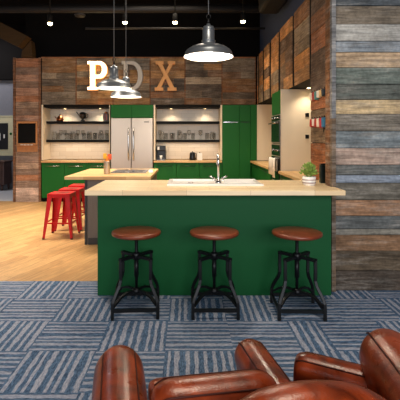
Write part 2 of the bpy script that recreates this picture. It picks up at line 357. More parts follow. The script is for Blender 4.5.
# bulkhead core + cladding, back
struct(MB().box(-3.26, 1.50, 9.33, 9.94, 2.165, 3.2).build('wall_bulkhead_core', M_['black'], origin=False))
mb = MB(); rg = random.Random(11)
seams = [-3.25,-2.48,-1.66,-.842,-.066,.753,1.49]
for a, b_ in zip(seams[:-1], seams[1:]):
    planks(mb, 'X', a+.012, b_-.012, 2.16, 3.19, 9.33, .022, .15, PAL_BACK, rg, .3, .9)
    mb.box(b_-.010, b_+.010, 9.30, 9.33, 2.16, 3.19, tuple(x*.6 for x in lin('#7d5234')))
mb.box(-3.25, 1.5, 9.295, 9.33, 3.192, 3.215, lin('#7a5236'))
struct(mb.build('wall_bulkhead', M_['plx'], origin=False), 'reclaimed board bulkhead carrying the letters')
# column at left
struct(MB().box(-3.86, -3.29, 9.33, 9.94, 0, 3.2).build('column', M_['black'], origin=False))
mb = MB(); rg = random.Random(5)
planks(mb, 'X', -3.82, -3.315, 0.0, 3.19, 9.33, .022, .15, PAL_COL, rg, joints=False)
mb.box(-3.875, -3.825, 9.30, 9.33, 0, 3.2, lin('#62432f')); mb.box(-3.31, -3.262, 9.30, 9.33, 0, 3.2, lin('#6c4a34'))
struct(mb.build('column_cladding', M_['plx'], origin=False), 'reclaimed board pillar behind the chalkboard')
# right bulkhead
struct(MB().box(1.535, 2.15, 5.22, 9.32, 2.175, 3.2).build('wall_side_bulkhead_core', M_['black'], origin=False))
mb = MB(); rg = random.Random(21)
ss = [5.22, 6.06, 6.98, 7.75, 8.48, 9.05, 9.28]
for a, b_ in zip(ss[:-1], ss[1:]):
    planks(mb, 'Y', a+.012*a, b_-.012*b_, 2.165, 3.2, 1.53, .022, .2, PAL_SIDE, rg, .3, .7)
struct(mb.build('wall_side_bulkhead', M_['plx'], origin=False), 'orange brown board panels with black gaps above the oven')
# hook wall
struct(MB().box(1.535, 2.15, 4.54, 5.19, .93, 4.5).build('wall_hook_core', M_['black'], origin=False))
mb = MB()
planks(mb, 'Y', 4.55, 5.17, .93, 1.36, 1.53, .022, .22, ['#965c38','#875232'], rg, joints=False)
planks(mb, 'Y', 4.55, 5.17, 1.365, 1.75, 1.53, .022, .4, ['#7b6650'], rg, joints=False)
planks(mb, 'Y', 4.55, 5.17, 1.755, 4.4, 1.53, .022, .22, ['#946244','#7c5840','#705e4c','#5a4a3e','#865838'], rg, joints=False)
struct(mb.build('wall_hook', M_['plx'], origin=False), 'orange brown board wall with two rows of pegs')
# cream walls of the right recess
struct(MB().box(2.16, 2.24, 4.54, 9.94, 0, 2.16).build('wall_recess_side', M_['cream'], origin=False))
struct(MB().box(1.53, 2.15, 9.30, 9.36, .925, 2.16).build('wall_recess_end', M_['cream'], origin=False), 'cream panel at the far end of the right worktop')
# niches
def niche(n, x0, x1):
    o = struct(MB().box(x0, x1, 9.80, 9.84, .93, 2.16).build('wall_backsplash_'+n, M_['tile'], origin=False), 'cream tiled backsplash of the %s shelf niche' % n)
    mb = MB(); mb.box(x0, x0+.035, 9.30, 9.795, .93, 2.155); mb.box(x1-(.035 if n == 'right' else .008), x1, 9.30, 9.795, .93, 2.155)
    struct(mb.build('trim_niche_'+n, M_['cream'], origin=False), 'pale timber side linings of the %s niche' % n)
    struct(MB().box(x0+.036, x1-.036, 9.31, 9.795, 2.10, 2.155).build('trim_niche_top_'+n, M_['black'], origin=False), 'black head board of the %s niche' % n)
NL = (-3.245, -1.735); NR = (-.76, .755)
niche('left', *NL); niche('right', *NR)

# ceiling services
tag(MB().tube([(-6,8.2,3.93),(2.5,8.2,3.93)], .07, 12).build('ceiling_pipe', M_['pipe']), 'thick dark grey pipe running across the ceiling above the spotlights', 'pipe')
tag(MB().tube([(-2,8.2,3.56),(1.5,8.2,3.56)], .022, 8).build('ceiling_conduit', M_['pipe']), 'thin brownish conduit crossing the dark ceiling behind the right pendant', 'conduit')
tag(MB().tube([(-6,7.2,4.1),(1.6,7.2,4.1)], .03, 8).build('ceiling_conduit', M_['pipe']), 'upper thin conduit along the top edge of the photo', 'conduit')
tag(MB().box(1.25,1.62,6.6,7.5,3.62,4.62).build('air_duct', plain('dark_duct','#141517',.7), bevel=.06), 'dark rounded air duct above the right timber panels', 'duct')
tr = thing('timber_truss', 'dim diagonal timber truss under the ceiling at the top left corner', 'truss', (-4.3,9.0,3.0))
dt = plain('dim_timber', '#3e2d18', .8, noise=.35, scale=3, stretch=(2,2,18), spec=.2)
def xz_prism(pts, y0, y1):
    mb = MB(); A = [mb.bm.verts.new((x,y0,z)) for x,z in pts]; B = [mb.bm.verts.new((x,y1,z)) for x,z in pts]; n = len(pts)
    fs = [mb.bm.faces.new(A), mb.bm.faces.new(B[::-1])]+[mb.bm.faces.new((A[i],A[(i+1)%n],B[(i+1)%n],B[i])) for i in range(n)]
    mb.paint(fs,(1,1,1)); return mb
xz_prism([(-6.0,4.45+.35),(-5.2,4.50),(-3.41,3.584),(-3.6,3.35),(-6.0,4.55)], 8.9, 9.15).build('rafter', dt, tr)
xz_prism([(-3.62,3.32),(-3.43,3.55),(-3.39,3.19),(-3.64,3.19)], 9.16, 9.4).build('brace', dt, tr)
# spotlights
def spot(i, x, y, z, lab):
    t = thing('ceiling_spotlight', lab, 'spotlight', (x,y,z), 0, 'black ceiling spotlights')
    MB().lathe([(.03,.16),(.045,.15),(.05,.0),(.04,.0),(.038,.05)], x,y,z, 14, cap=False).build('housing', M_['black'], t)
    MB().lathe([(.034,.03),(.045,.0),(.036,-.03),(.0,-.045)], x,y,z,14, cap=False).build('lamp', M_['spotbulb'], t)
    MB().tube([(x,y,z+.15),(x,y,4.6)], .012, 6).build('stem', M_['black'], t)
    l = bpy.data.lights.new('spot_beam','SPOT'); l.energy = 75; l.color = (1,.78,.52); l.spot_size = math.radians(95); l.spot_blend = .7; l.shadow_soft_size = .06
    o = bpy.data.objects.new('spot_beam', l); C.objects.link(o); o.location = (x,y,z-.02)
    return t
def P(px, Y): return (px-PX)*Y/F
for i, (px, py, nm) in enumerate([(50,23,'above the timber pillar at the left'),(125,22,'directly above the letter D'),(175,22,'above the letter X'),(243,21,'right of the large front pendant')]):
    spot(i, P(px,8.0), 8.0, EYE+(PY-py)*8.0/F, 'small lit ceiling spotlight '+nm)
tag(MB().lathe([(.0,.0),(.09,.0),(.10,.03),(.07,.05),(.0,.05)], P(80,7.6), 7.6, 3.62, 18).build('smoke_detector', M_['pipe']), 'round pale ceiling fitting between the two left spotlights', 'ceiling fitting')

# ------------------------------------------------------------ bar
bar = thing('kitchen_bar', 'dark green painted bar base behind the three iron stools', 'bar', (.257,4.1,0))
MB().box(-.815,1.292,3.785,3.805,0,.922).build('front_panel', M_['green'], bar, bevel=.003)
MB().box(-.815,-.795,3.807,4.42,0,.922).build('side_panel', M_['green'], bar, bevel=.003)
MB().box(-.788,1.32,4.40,4.42,0,.922).build('back_panel', M_['green'], bar)
MB().box(-.842,-.816,3.95,3.99,.80,.918).build('bracket', M_['chrome'], bar, bevel=.004)
sl = MB().prism([(-.887,3.60),(1.352,3.60),(1.352,3.868),(1.322,3.872),(1.322,4.06),(1.49,4.06),(1.49,4.50),(-.887,4.50)], .926, .97).build('bar_worktop', M_['pale_butx'], bevel=.004)
tag(sl, 'long pale butcher block worktop on the green bar, holding the sink and plant', 'worktop')
# sink
sx0, sx1, sy0, sy1 = -.197, .71, 3.94, 4.46
sk = thing('kitchen_sink', 'wide white ceramic sink with drainer set on the bar worktop', 'sink', (.256,4.2,.971))
mb = MB()
mb.box(sx0,sx1,sy0,sy0+.075,.971,.986).box(sx0,sx1,sy1-.04,sy1,.971,.986).box(sx0,sx0+.04,sy0+.075,sy1-.04,.971,.986).box(sx1-.42,sx1,sy0+.075,sy1-.04,.971,.982)
for k in range(6): mb.box(sx1-.36,sx1-.05,sy0+.11+k*.055,sy0+.122+k*.055,.982,.986)
mb.build('rim', M_['white'], sk, bevel=.004)
MB().box(sx0+.041,sx1-.421,sy0+.076,sy1-.041,.9715,.974).build('basin', M_['white'], sk)
MB().lathe([(.0,.0),(.03,.0),(.032,.003),(.0,.003)], .03, 4.2, .974, 16).build('drain', M_['chrome'], sk)
fx, fy = P(218.3,4.0), 4.0
fc = thing('kitchen_faucet', 'chrome two handle faucet standing at the front of the white sink', 'faucet', (fx,fy,.986))
MB().lathe([(.0,0),(.028,0),(.03,.012),(.018,.03),(.014,.05),(.0,.05)], fx,fy,.986,16).build('base', M_['chrome'], fc)
pts = [(fx,fy,1.03),(fx,fy,1.20)]+[(fx,fy+.06-.06*math.cos(a),1.20+.06*math.sin(a)) for a in [PI*k/8 for k in range(1,9)]]+[(fx,fy+.12,1.16)]
MB().tube(pts,.0105,10).build('spout', M_['chrome'], fc)
for s in (-1,1):
    h = MB(); h.tube([(fx+s*.01,fy,1.02),(fx+s*.05,fy,1.015),(fx+s*.05,fy,1.04)],.008,8)
    h.tube([(fx+s*.03,fy,1.035),(fx+s*.085,fy,1.058)],.007,8); h.tube([(fx+s*.055,fy-.025,1.045),(fx+s*.055,fy+.025,1.045)],.006,8)
    h.build('handle', M_['chrome'], fc)
# plant
px_, py_ = 1.15, 3.99
pl = thing('potted_herb', 'small leafy green herb in a banded white pot on the bar corner', 'potted plant', (px_,py_,.971))
MB().lathe([(.0,0),(.052,0),(.060,.02),(.064,.08),(.058,.085),(.055,.07),(.0,.07)], px_,py_,.971,20).build('pot', M_['white'], pl)
mb = MB()
for zz in (.022,.05): mb.lathe([(.0618,0),(.0645,.002),(.0655,.007),(.063,.009)], px_,py_,.971+zz,20, cap=False)
mb.build('pot_band', plain('grey_rope_band','#8d6f6a',.8), pl)
MB().lathe([(.0,.071),(.054,.071),(.04,.078),(.0,.08)], px_,py_,.971,16).build('soil', M_['soil'], pl)
mb = MB(); rg = random.Random(9)
for k in range(280):
    a = rg.uniform(0,2*PI); el = rg.uniform(.15,1.5); r0 = rg.uniform(.03,.095)
    p = Vector((px_+math.cos(a)*math.cos(el)*r0*.95, py_+math.sin(a)*math.cos(el)*r0*.95, 1.065+math.sin(el)*r0*1.25))
    d = Vector((math.cos(a)*math.cos(el), math.sin(a)*math.cos(el), math.sin(el)+.5)).normalized(); sd = d.cross(Vector((rg.uniform(-1,1),rg.uniform(-1,1),.3))).normalized()
    l = rg.uniform(.022,.04); w = l*.28
    q = [p-d*l*.5, p+sd*w, p+d*l*.5, p-sd*w]; n = d.cross(sd)*.002
    f = mb.bm.faces.new([mb.bm.verts.new(v) for v in q])
for k in range(22):
    a = 2*PI*k/22; mb.tube([(px_+.015*math.cos(a),py_+.015*math.sin(a),1.045),(px_+.05*math.cos(a),py_+.05*math.sin(a),1.10)],.0018,4)
mb.build('foliage', M_['leaf'], pl)
bx_ = thing('black_canister', 'narrow upright black canister beside the potted herb on the bar', 'canister', (1.345,4.19,.971))
MB().box(1.315,1.375,4.16,4.22,.971,1.15).build('body', plain('dark_green_tin','#121a16',.3), bx_, bevel=.006)
MB().box(1.318,1.372,4.163,4.217,1.151,1.165).build('lid', M_['blk'], bx_, bevel=.005)

# ------------------------------------------------------------ middle island
isl = thing('kitchen_island', 'grey panelled kitchen island with dark corner trim, behind the bar', 'kitchen island', (-.95,6.2,0))
MB().box(-1.345,-.50,5.60,6.75,0,.875).build('cabinet_body', M_['grey'], isl, bevel=.004)
MB().box(-1.375,-1.347,5.585,5.63,0,.875).build('corner_trim', M_['dkgrey'], isl)
MB().box(-1.33,-.50,5.592,5.598,0,.09).build('kick_board', M_['dkgrey'], isl)
tag(MB().box(-1.604,-.483,5.45,6.84,.878,.92).build('island_worktop', M_['butx'], bevel=.004), 'butcher block top of the grey island holding the cooktop', 'worktop')
ct = thing('cooktop', 'flat dark glass cooktop let into the grey island worktop', 'cooktop', (-.83,6.3,.921))
MB().box(-1.12,-.60,5.98,6.62,.9205,.928).build('glass_plate', plain('grey_black_glass','#3b3c3f',.1), ct, bevel=.003)
for a, b_ in ((-1.0,6.15),(-.74,6.15),(-1.0,6.45),(-.74,6.45)): MB().tube([(a+.08*math.cos(t),b_+.08*math.sin(t),.9285) for t in [2*PI*k/20 for k in range(20)]],.002,4,closed=True).build('burner_ring', M_['dkgrey'], ct)
tag(MB().box(-.575,-.515,5.95,6.35,.9205,.94,rot=.1).build('folded_cloth', M_['cloth'], bevel=.006), 'small white folded cloth at the right end of the cooktop', 'cloth')
ux, uy = -1.124, 5.83
tag(MB().lathe([(.0,0),(.043,0),(.045,.01),(.045,.17),(.046,.175),(.041,.175),(.040,.02),(.0,.02)], ux,uy,.921,20, cap=False).build('utensil_pot', M_['steel']), 'brushed steel utensil pot on the island worktop', 'utensil pot')
rg = random.Random(2)
for k, (dx, dz, col, cn, w) in enumerate([(-.03,.285,'#f0b020','yellow',.03),(.0,.25,'#e8801c','amber',.026),(.035,.275,'#e2521c','orange red',.034)]):
    m = plain('silicone_'+cn.replace(' ','_'), col, .45)
    t = thing('cooking_spatula', '%s spatula standing in the steel utensil pot' % cn, 'spatula', (ux+dx*.3,uy,.945), 0, 'utensils in the steel pot')
    MB().tube([(ux+dx*.3,uy,.945),(ux+dx,uy+.005*k,.921+dz-.07)],.005,6).build('handle', M_['frame'], t)
    MB().box(ux+dx-w*.8,ux+dx+w*.8,uy+.005*k-.006,uy+.005*k+.006,.921+dz-.075,.921+dz).build('blade', m, t, bevel=.005)

# ------------------------------------------------------------ back run
def base_unit(name, x0, x1, y0, y1, label, group, face='Y', handle='bar', doors=1, z1=.875):
    t = thing(name, label, 'cabinet', ((x0+x1)/2,(y0+y1)/2,0), 0, group)
    if face == 'Y':
        MB().box(x0+.003,x1-.003,y0+.022,y1,.09,z1).build('carcass', M_['kgreen'], t)
        MB().box(x0+.003,x1-.003,y0+.07,y1-.02,0,.089).build('kick_board', M_['black'], t)
        d = MB().box(x0+.004,x1-.004,y0,y0+.02,.095,z1-.012).build('door', M_['kgreen'], t, bevel=.003)
        w = (x1-x0)*.33; c = (x0+x1)/2
        h = MB(); h.tube([(c-w,y0-.028,z1-.075),(c+w,y0-.028,z1-.075)],.008,8)
        for s in (-1,1): h.tube([(c+s*w*.85,y0-.028,z1-.075),(c+s*w*.85,y0,z1-.075)],.005,6)
        h.build('handle', M_['chrome'] if handle=='bar' else M_['blk'], d)
    else:
        MB().box(x0+.022,x1,y0+.003,y1-.003,.09,z1).build('carcass', M_['kgreen'], t)
        MB().box(x0+.07,x1,y0+.003,y1-.003,0,.089).build('kick_board', M_['black'], t)
        zz = .095; n = 3
        hgt = (z1-.012-.095)/n
        for k in range(n):
            d = MB().box(x0,x0+.02,y0+.004,y1-.004,zz+k*hgt+.003,zz+(k+1)*hgt-.003).build('drawer', M_['kgreen'], t, bevel=.003)
            h = MB(); h.tube([(x0-.025,y0+.12,zz+(k+1)*hgt-.04),(x0-.025,y1-.12,zz+(k+1)*hgt-.04)],.006,8)
            for q in (y0+.15,y1-.15): h.tube([(x0-.025,q,zz+(k+1)*hgt-.04),(x0,q,zz+(k+1)*hgt-.04)],.004,6)
            h.build('handle', M_['blk'], d)
    return t
xs = [-3.245,-2.74,-2.235,-1.735]
for k in range(3): base_unit('base_cabinet', xs[k], xs[k+1], 9.30, 9.90, ['green base cabinet next to the timber pillar','middle green base cabinet under the left shelves','green base cabinet beside the refrigerator under the left shelves'][k], 'green base cabinets on the left')
xs = [-.76,-.255,.25,.755]
for k in range(3): base_unit('base_cabinet', xs[k], xs[k+1], 9.30, 9.90, ['green base cabinet under the coffee machine','middle green base cabinet under the right shelves','green base cabinet beside the tall green units'][k], 'green base cabinets on the right', handle='slot')
tag(MB().box(NL[0],NL[1]-.003,9.26,9.795,.877,.917).build('left_worktop', M_['butx'], bevel=.003), 'timber worktop of the left shelf niche', 'worktop')
tag(MB().box(NR[0],NR[1]-.003,9.26,9.795,.877,.917).build('right_worktop', M_['butx'], bevel=.003), 'timber worktop holding the coffee machine in the right niche', 'worktop')
# shelves
def shelf(x0,x1,z,lab):
    return tag(MB().box(x0+.037,x1-(.037 if x0 > -1 else .010),9.50,9.795,z,z+.055).build('wall_shelf', M_['shelf'], bevel=.003), lab, 'shelf', 'black niche shelves')
ZS1, ZS2 = 1.745, 1.325
shelf(*NL, ZS1, 'upper black shelf of the left niche holding the brass pots'); shelf(*NL, ZS2, 'lower black shelf of the left niche holding glasses')
shelf(*NR, ZS1, 'upper empty black shelf of the right niche'); shelf(*NR, ZS2, 'lower black shelf of the right niche holding glasses')
# niche downlights
def area(name, loc, size, energy, col=(1,.85,.66), rot=(0,0,0), sy=None, spread=PI):
    l = bpy.data.lights.new(name,'AREA'); l.energy = energy; l.color = col; l.size = size
    l.spread = spread
    if sy: l.shape = 'RECTANGLE'; l.size_y = sy
    o = bpy.data.objects.new(name, l); C.objects.link(o); o.location = loc; o.rotation_euler = rot; return o
def puck(x, y, z, lab, e):
    t = thing('downlight', lab, 'downlight', (x,y,z), 0, 'small recessed downlights')
    MB().lathe([(.035,0),(.045,0),(.045,-.012),(.035,-.012)], x,y,z,16, cap=False).build('ring', M_['chrome'], t)
    MB().lathe([(.034,-.008),(.0,-.008)], x,y,z,16, cap=False).build('lens', M_['spotbulb'], t)
    l = bpy.data.lights.new('downlight_beam','SPOT'); l.energy = e; l.color = (1,.84,.64); l.spot_size = math.radians(130); l.spot_blend = .9; l.shadow_soft_size = .03
    o = bpy.data.objects.new('downlight_beam', l); C.objects.link(o); o.location = (x,y,z-.02)
for px, lab in ((62.5,'left downlight over the left shelf niche'),(98,'right downlight over the left shelf niche'),(171,'left downlight over the right shelf niche'),(205,'right downlight over the right shelf niche')):
    puck(P(px,9.4), 9.60, 2.098, lab, 16)
puck(1.80, 6.25, 2.172, 'downlight under the side bulkhead near the pegs', 14)
puck(1.80, 8.3, 2.172, 'downlight under the side bulkhead beyond the oven', 14)
# under-shelf light
for (a,b_) in (NL,NR): area('shelf_strip', ((a+b_)/2, 9.62, ZS2-.01), 1.2, 3.0, (1,.83,.62), (0,0,0), .04)

# things on the left shelves
def kettle(x, y, z, kind, lab):
    t = thing('coffee_pot' if kind else 'brass_pot', lab, 'pot', (x,y,z))
    if kind == 0:
        MB().lathe([(.0,0),(.075,0),(.085,.03),(.075,.07),(.045,.10),(.035,.12),(.0,.125)], x,y,z,18).build('body', M_['copper'], t)
        MB().lathe([(.0,0),(.012,0),(.014,.02),(.006,.04),(.0,.04)], x,y,z+.125,10).build('knob', M_['blk'], t)
        MB().tube([(x-.07,y,z+.06),(x-.11,y,z+.09),(x-.115,y,z+.12)],.01,8).build('spout', M_['copper'], t)
    else:
        MB().lathe([(.0,0),(.045,0),(.05,.01),(.03,.035),(.03,.05),(.075,.09),(.085,.135),(.07,.185),(.03,.205),(.0,.21)], x,y,z,18).build('body', M_['blk'], t)
        MB().tube([(x-.05,y,z+.09),(x-.10,y,z+.15),(x-.15,y,z+.215)],.010,8).build('spout', M_['blk'], t)
        MB().tube([(x+.07,y,z+.17),(x+.115,y,z+.15),(x+.115,y,z+.09),(x+.07,y,z+.08)],.008,8).build('handle', M_['blk'], t)
        MB().lathe([(.02,0),(.038,0),(.038,.006),(.02,.006)], x,y-.082,z+.135,14).build('badge', M_['copper'], t)
zt = ZS1+.061
kettle(P(60,9.6), 9.6, zt, 0, 'small squat copper pot on the upper left shelf')
kettle(P(82.8,9.6), 9.6, zt, 1, 'round black long spouted pot in the middle of the upper left shelf')
gx = P(106.6,9.6)-.01
t = thing('coffee_grinder', 'upright dark box grinder with reddish panel on the upper left shelf', 'grinder', (gx,9.6,zt))
MB().box(gx-.055,gx+.055,9.55,9.65,zt,zt+.17).build('body', M_['blk'], t, bevel=.008)
MB().box(gx-.035,gx-.012,9.543,9.549,zt+.02,zt+.15).box(gx+.012,gx+.035,9.543,9.549,zt+.02,zt+.15).build('front_panel', plain('reddish_wood','#8c3a1c',.4), t)
MB().lathe([(.04,.17),(.045,.185),(.03,.215),(.0,.22)], gx,9.6,zt,14).build('lid', M_['copper'], t)

# glasses
def goblet_mesh(kind):
    mb = MB()
    if kind == 0: mb.lathe([(.0,.0),(.036,.0),(.038,.01),(.045,.15),(.043,.15),(.035,.014),(.0,.012)], n=16, cap=False)
    elif kind == 1: mb.lathe([(.0,0),(.036,0),(.034,.006),(.006,.012),(.005,.08),(.02,.095),(.043,.14),(.042,.185),(.036,.215),(.034,.215),(.039,.185),(.04,.142),(.018,.1),(.0,.096)], n=16, cap=False)
    else: mb.lathe([(.0,.0),(.055,.0),(.065,.03),(.062,.11),(.045,.15),(.05,.18),(.047,.18),(.042,.15),(.058,.11),(.06,.03),(.0,.008)], n=16, cap=False)
    bmesh.ops.recalc_face_normals(mb.bm, faces=mb.bm.faces)
    me = bpy.data.meshes.new('glass_mesh'); mb.bm.to_mesh(me); mb.bm.free(); me.materials.append(M_['glass'])
    return me
GM = [goblet_mesh(k) for k in range(3)]
ORD = ['first','second','third','fourth','fifth','sixth','seventh','eighth','ninth','tenth','eleventh','twelfth']
KN = [('drinking_glass','straight clear tumbler'),('wine_glass','stemmed clear wine glass'),('glass_jug','wide clear glass jug')]
zg = ZS2+.061
def put_glass(kind, px, y, side, row, k):
    o = bpy.data.objects.new(KN[kind][0], GM[kind]); C.objects.link(o); o.location = (P(px,y), y, zg)
    tag(o, '%s, %s from left in %s row, %s niche lower shelf' % (KN[kind][1], ORD[k], row, side), 'glass', 'glasses on the %s lower shelf' % side)
for k, px in enumerate([54.5,61,67,72.5,78,84,89.5,95,101,107]): put_glass([2,1,0,2,1,0,2,0,2,1][k], px, 9.58, 'left', 'front', k)
for k, px in enumerate([58,65,71,77,83,89,95,101,107]): put_glass([0,1,0,0,1,0,0,1,0][k], px, 9.71, 'left', 'back', k)
for k, px in enumerate([162,171.5,180,189,201,212.5]): put_glass([2,0,2,1,1,2][k], px, 9.58, 'right', 'front', k)
for k, px in enumerate([160,166,173,179,185,193,200,207,214]): put_glass([1,0,0,1,0,0,1,0,0][k], px, 9.71, 'right', 'back', k)
# coffee machine etc.
zc = .9175
cx0, cx1 = P(156.5,9.45), P(165.5,9.45)
t = thing('coffee_machine', 'black coffee machine at the left end of the right worktop', 'coffee machine', ((cx0+cx1)/2,9.5,zc))
MB().box(cx0,cx1,9.5,9.72,zc,zc+.33).build('body', M_['blk'], t, bevel=.012)
MB().box(cx0,cx1,9.36,9.498,zc+.22,zc+.33).build('brew_head', M_['blk'], t, bevel=.012)
MB().box(cx0,cx1,9.36,9.498,zc,zc+.03).build('drip_tray', M_['chrome'], t, bevel=.004)
MB().box(cx0+.03,cx0+.07,9.352,9.359,zc+.24,zc+.31).build('display', M_['enamel'], t)
tag(MB().lathe([(.0,0),(.025,0),(.035,.08),(.031,.08),(.022,.006),(.0,.006)], (cx0+cx1)/2,9.43,zc+.031,14,cap=False).build('espresso_cup', M_['white']), 'small white cup under the spout of the coffee machine', 'cup')
t = thing('electric_kettle', 'black electric kettle beside the white tin on the right worktop', 'kettle', (P(192.5,9.5),9.5,zc))
kx = P(192.5,9.5)
MB().lathe([(.0,0),(.07,0),(.075,.02),(.062,.16),(.05,.18),(.0,.185)], kx,9.5,zc,18).build('body', M_['blk'], t)
MB().tube([(kx+.06,9.5,zc+.16),(kx+.085,9.46,zc+.15),(kx+.085,9.46,zc+.05),(kx+.07,9.48,zc+.03)],.009,8).build('handle', M_['blk'], t)
MB().lathe([(.0,.185),(.012,.185),(.014,.2),(.0,.203)], kx,9.5,zc,10).build('knob', M_['blk'], t)
wx = P(199.5,9.5)
t = thing('storage_tin', 'square white storage tin beside the black kettle', 'tin', (wx+.005,9.5,zc))
MB().box(wx-.055,wx+.065,9.44,9.56,zc,zc+.14).build('body', M_['enamel'], t, bevel=.01)
MB().box(wx-.052,wx+.062,9.443,9.557,zc+.141,zc+.16).build('lid', M_['enamel'], t, bevel=.006)
MB().lathe([(.0,0),(.01,0),(.013,.02),(.0,.024)], wx+.005,9.5,zc+.16,10).build('knob', M_['blk'], t)

# refrigerator
fx0, fx1 = P(110.8,9.3), P(153,9.3)
fr = thing('refrigerator', 'stainless steel double door refrigerator between the two shelf niches', 'refrigerator', ((fx0+fx1)/2,9.6,0))
MB().box(fx0+.01,fx1-.01,9.345,9.93,0.03,1.855).build('body', plain('dark_fridge_side','#3a3938',.5), fr)
mid = P(131.3,9.3)
for a, b_, s in ((fx0+.004,mid-.004,-1),(mid+.004,fx1-.004,1)):
    d = MB().box(a,b_,9.285,9.34,.72,1.86).build('door', M_['steel'], fr, bevel=.008)
    hx = mid+s*.055
    h = MB(); h.tube([(hx,9.275,.93),(hx,9.235,.96),(hx,9.225,1.15),(hx,9.225,1.45),(hx,9.235,1.61),(hx,9.275,1.64)],.014,10); h.build('handle', M_['chrome'], d)
d = MB().box(fx0+.004,fx1-.004,9.285,9.34,.05,.71).build('freezer_drawer', M_['steel'], fr, bevel=.008)
MB().tube([(fx0+.08,9.28,.62),(fx0+.1,9.23,.62),(fx1-.1,9.23,.62),(fx1-.08,9.28,.62)],.013,10).build('handle', M_['chrome'], d)
MB().box(P(144,9.28),P(149,9.28),9.281,9.2845,1.765,1.785).build('badge', M_['dkgrey'], fr)
# cabinet above fridge
t = thing('wall_cabinet', 'green double door cabinet above the refrigerator', 'cabinet', ((fx0+fx1)/2,9.6,1.87))
MB().box(fx0,fx1,9.325,9.93,1.87,2.155).build('carcass', M_['kgreen'], t)
for a, b_ in ((fx0,mid-.002),(mid+.002,fx1)): MB().box(a,b_,9.30,9.322,1.872,2.153).build('door', M_['kgreen'], t, bevel=.002)
# tall green units
x0t, x1t = NR[1]+.005, 1.52
midt = (x0t+x1t)/2
for a, b_, lab, hs in ((x0t,midt-.002,'tall green larder unit right of the shelf niche',1),(midt+.002,1.385,'tall green larder unit in the corner beside the cream recess',-1)):
    t = thing('tall_cabinet', lab, 'cabinet', ((a+b_)/2,9.6,0), 0, 'tall green units')
    MB().box(a,b_,9.325,9.93,.09,2.155).build('carcass', M_['kgreen'], t)
    MB().box(a,b_,9.37,9.9,0,.089).build('kick_board', M_['black'], t)
    MB().box(a,b_,9.30,9.322,.095,1.77).build('door', M_['kgreen'], t, bevel=.003)
    MB().box(a,b_,9.30,9.322,1.785,2.15).build('door', M_['kgreen'], t, bevel=.003)
    MB().box(a+.03,b_-.03,9.285,9.299,1.765,1.775).build('handle', M_['chrome'] if hs == 1 else M_['dkgrey'], t)
MB().box(1.39,1.525,9.295,9.32,.925,2.155).build('filler_strip', M_['kgreen'], t)

# ------------------------------------------------------------ right run
for y0, y1, lab in ((7.13,8.2,'green drawer unit beyond the oven'),(8.21,9.28,'green drawer unit in the far right corner')): base_unit('drawer_cabinet', 1.40,2.14,y0,y1,lab,'green drawer units on the right','X')
for y0, y1, lab in ((4.56,5.46,'green drawer unit behind the plant end of the bar'),(5.47,6.37,'green drawer unit right in front of the oven tower')): base_unit('drawer_cabinet', 1.40,2.14,y0,y1,lab,'green drawer units on the right','X')
mb = MB(); mb.box(1.375,2.15,7.12,9.275,.877,.918)
tag(mb.build('side_worktop', M_['buty'], bevel=.003), 'timber worktop beyond the oven tower on the right', 'worktop')
mb = MB(); mb.box(1.375,2.15,5.22,6.385,.877,.918).box(1.375,1.495,4.53,5.22,.877,.918)
tag(mb.build('side_worktop', M_['buty'], bevel=.003), 'timber worktop between the bar and the oven tower', 'worktop')
# oven tower
OX = 1.42; oy0, oy1 = 6.41, 7.10
ot = thing('oven_tower', 'tall oven cabinet with cream side panel and green upper door', 'cabinet', (1.78,6.75,0))
MB().box(OX,2.14,oy0,oy0+.03,.0,2.165).build('side_panel', M_['cream'], ot)
MB().box(OX+.02,2.14,oy0+.031,oy1,.0,2.165).build('carcass', M_['kgreen'], ot)
MB().box(OX-.002,OX+.018,oy0+.031,oy1,1.80,2.162).build('door', M_['kgreen'], ot, bevel=.002)
MB().box(OX-.002,OX+.018,oy0+.031,oy1,.10,.70).build('drawer', M_['kgreen'], ot, bevel=.002)
MB().box(OX-.006,OX-.0005,oy0-.002,oy0+.028,.70,1.80).build('edge_trim', M_['steel'], ot)
def oven(z0, z1, lab, group, ch=.08, zh=None):
    zh = zh or z1-ch-.055
    t = thing('built_in_oven', lab, 'oven', (OX,6.76,z0), 0, group)
    MB().box(OX-.004,OX+.0175,oy0+.031,oy1-.003,z0,z1).build('fascia', M_['steel'], t, bevel=.003)
    MB().box(OX-.016,OX-.005,oy0+.05,oy1-.02,z0+.02,z1-ch-.03).build('door_glass', M_['blkgl'], t, bevel=.003)
    MB().box(OX-.012,OX-.005,oy0+.05,oy1-.02,z1-.015-ch,z1-.015).build('control_panel', M_['blkgl'], t)
    mb = MB()
    for q in (oy0+.14,oy0+.34,oy0+.54): mb.tube([(OX-.012,q,z1-.015-ch/2),(OX-.03,q,z1-.015-ch/2)],.016,12)
    mb.build('knobs', M_['chrome'], t)
    h = MB(); h.tube([(OX-.06,oy0+.06,zh),(OX-.06,oy1-.03,zh)],.010,8)
    for q in (oy0+.08,oy1-.05): h.tube([(OX-.06,q,zh),(OX-.016,q,zh)],.006,6)
    h.build('handle', M_['chrome'], t)
oven(1.335,1.79,'upper black glass oven in the tall cabinet','built in ovens')
oven(.72,1.325,'lower black glass oven with towels on its handle','built in ovens',.17,1.085)
